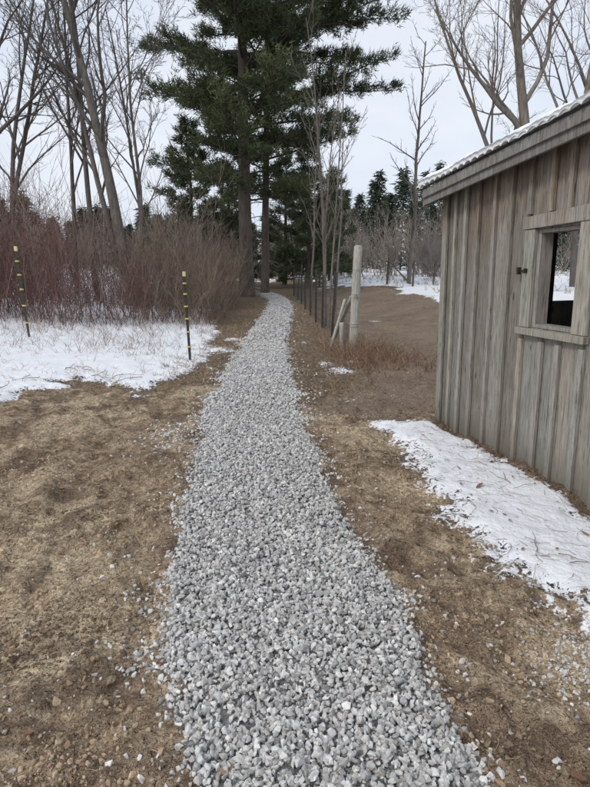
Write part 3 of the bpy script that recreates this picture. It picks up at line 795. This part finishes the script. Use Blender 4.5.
def paint(o,c):
    n=len(o.data.vertices);cc=np.ones((n,4),np.float32);cc[:,:3]=c;o.data.attributes['Col'].data.foreach_set('color',cc.ravel());o.data.materials.append(M_metal)
def tpost(name,x,y,h,lean=(0,0),col=(.035,.04,.035),ins=(),tip=(.6,.55,.3),ws=1.):
    root=empty(name);z=hz(x,y);B=Boxes()
    def pt(dx,dy,t): return (x+dx*ws+lean[0]*t,y+dy*ws+lean[1]*t,z-.1+(h+.1)*t)
    def bx(x0,x1,y0,y1,t0,t1): 
        B.hexa([pt(x0,y0,t0),pt(x1,y0,t0),pt(x1,y1,t0),pt(x0,y1,t0),pt(x0,y0,t1),pt(x1,y0,t1),pt(x1,y1,t1),pt(x0,y1,t1)],1)
    bx(-.022,.022,-.005,.003,0,.95);bx(-.004,.004,.004,.04,0,.95)
    for i in range(18):
        t=.12+i*.044;bx(-.012,.012,-.013,-.006,t,t+.012)
    paint(B.build('steel_post',None,root),col)
    B=Boxes();bx(-.0235,.0235,-.0065,.0405,.952,1.0);paint(B.build('painted_tip',None,root),tip)
    if ins:
        B=Boxes()
        for t in ins:
            bx(-.027,.027,-.028,-.0145,t,t+.017);bx(-.016,.016,-.045,-.029,t+.004,t+.013);bx(-.030,-.024,-.0143,.02,t+.002,t+.015);bx(.024,.030,-.0143,.02,t+.002,t+.015)
        paint(B.build('insulators',None,root,.002),(.62,.50,.10))
tpost('steel_fence_post',-1.77,9.5,1.46,(-.05,0),ins=(.2,.36,.5,.63,.76,.87))
tpost('steel_fence_post',-5.2,11.1,1.72,(-.1,0),ins=(.2,.38,.55,.7,.84))
line=[(1.11,10.85),(.84,13.0),(.70,14.6),(.60,16.4),(.50,18.5),(.38,21),(.26,23.5),(.12,26),(-.05,29)]
for (x_,y_) in line[1:]: tpost('wire_fence_post',x_,y_,rng.uniform(1.25,1.6),(rng.normal(0,.05),0),tip=(.04,.05,.04),col=(.05,.042,.036),ws=1.3)
T=Tubes()
for (a,b_) in zip(line[:-1],line[1:]):
    za,zb=hz(*a),hz(*b_);L=math.hypot(b_[0]-a[0],b_[1]-a[1])
    for h in (.1,.22,.36,.52,.7,.9,1.12,1.25):
        T.add(np.array([(a[0],a[1],za+h),((a[0]+b_[0])/2,(a[1]+b_[1])/2,(za+zb)/2+h-.01),(b_[0],b_[1],zb+h)]),[.005]*3,3,(.08,.075,.07))
    for i in range(int(L/.16)):
        t=i*.16/L;xx=a[0]+(b_[0]-a[0])*t;yy=a[1]+(b_[1]-a[1])*t;zg=za+(zb-za)*t
        T.add(np.array([(xx,yy,zg+.1),(xx,yy,zg+1.12)]),[.0028]*2,3,(.08,.075,.07))
T.build('wire_fence',M_metal)
root=empty('field_fence')
for i,(x_,y_,h) in enumerate([(4.6,29,1.3),(5.6,27.5,1.2),(7.4,31,1.2),(9.5,33,1.2),(12,35,1.2),(2.4,36,1.2),(1.6,38,1.2)]):
    z=hz(x_,y_);round_post('post_%d'%(i+1),(x_,y_,z-.1),(x_+rng.normal(0,.03),y_,z+h),.05,M_dark,parent=root)
z=hz(4.6,29);z2=hz(5.6,27.5)
round_post('diagonal_brace',(5.5,27.6,z2+.1),(4.65,28.9,z+1.15),.05,M_dark,parent=root)
T=Tubes()
pl=[(4.6,29),(7.4,31),(9.5,33),(12,35)]
for a,b_ in zip(pl[:-1],pl[1:]):
    for h in(.4,.8,1.1): cyl(T,(a[0],a[1],hz(*a)+h),(b_[0],b_[1],hz(*b_)+h),.006,(.15,.14,.13),3)
T.build('wires',M_metal,parent=root)

# ------------------------------------------------------------------ light, world, camera
w=bpy.data.worlds.new('World');scene.world=w;w.use_nodes=True;nt=w.node_tree;nt.nodes.clear()
out=nt.nodes.new('ShaderNodeOutputWorld');bg=nt.nodes.new('ShaderNodeBackground');nt.links.new(bg.outputs[0],out.inputs[0])
sky=nt.nodes.new('ShaderNodeTexSky');sky.sky_type='NISHITA';sky.sun_disc=False;sky.dust_density=2
N=NB(nt);tc=nt.nodes.new('ShaderNodeTexCoord').outputs['Generated']
cl=N.ramp(N.noise(N.mapping(tc,(1,1,2.5)),2.2,6,.55),[(.3,(6.9,7.7,9.0)),(.7,(9.0,9.3,9.8))])
c=N.mix(.87,sky.outputs[0],cl);nt.links.new(c,bg.inputs[0]);bg.inputs[1].default_value=.109
sun=bpy.data.lights.new('sun','SUN');sun.energy=1.5;sun.angle=R(12);sun.color=(1,.94,.86)
so=bpy.data.objects.new('sun',sun);scene.collection.objects.link(so)
el,az=R(42),R(230)
dirv=Vector((math.sin(az)*math.cos(el),math.cos(az)*math.cos(el),math.sin(el)))
so.rotation_euler=(-dirv).to_track_quat('-Z','Y').to_euler();sky.sun_elevation=el;sky.sun_rotation=az
cam=bpy.data.cameras.new('camera');co=bpy.data.objects.new('camera',cam);scene.collection.objects.link(co)
cam.sensor_fit='VERTICAL';cam.sensor_height=36;cam.lens=26;cam.clip_end=1500;cam.clip_start=.05
co.location=(0,0,1.6);co.rotation_euler=(R(90-12.7),0,0);scene.camera=co
scene.view_settings.view_transform='Standard';scene.view_settings.look='None';scene.view_settings.exposure=0
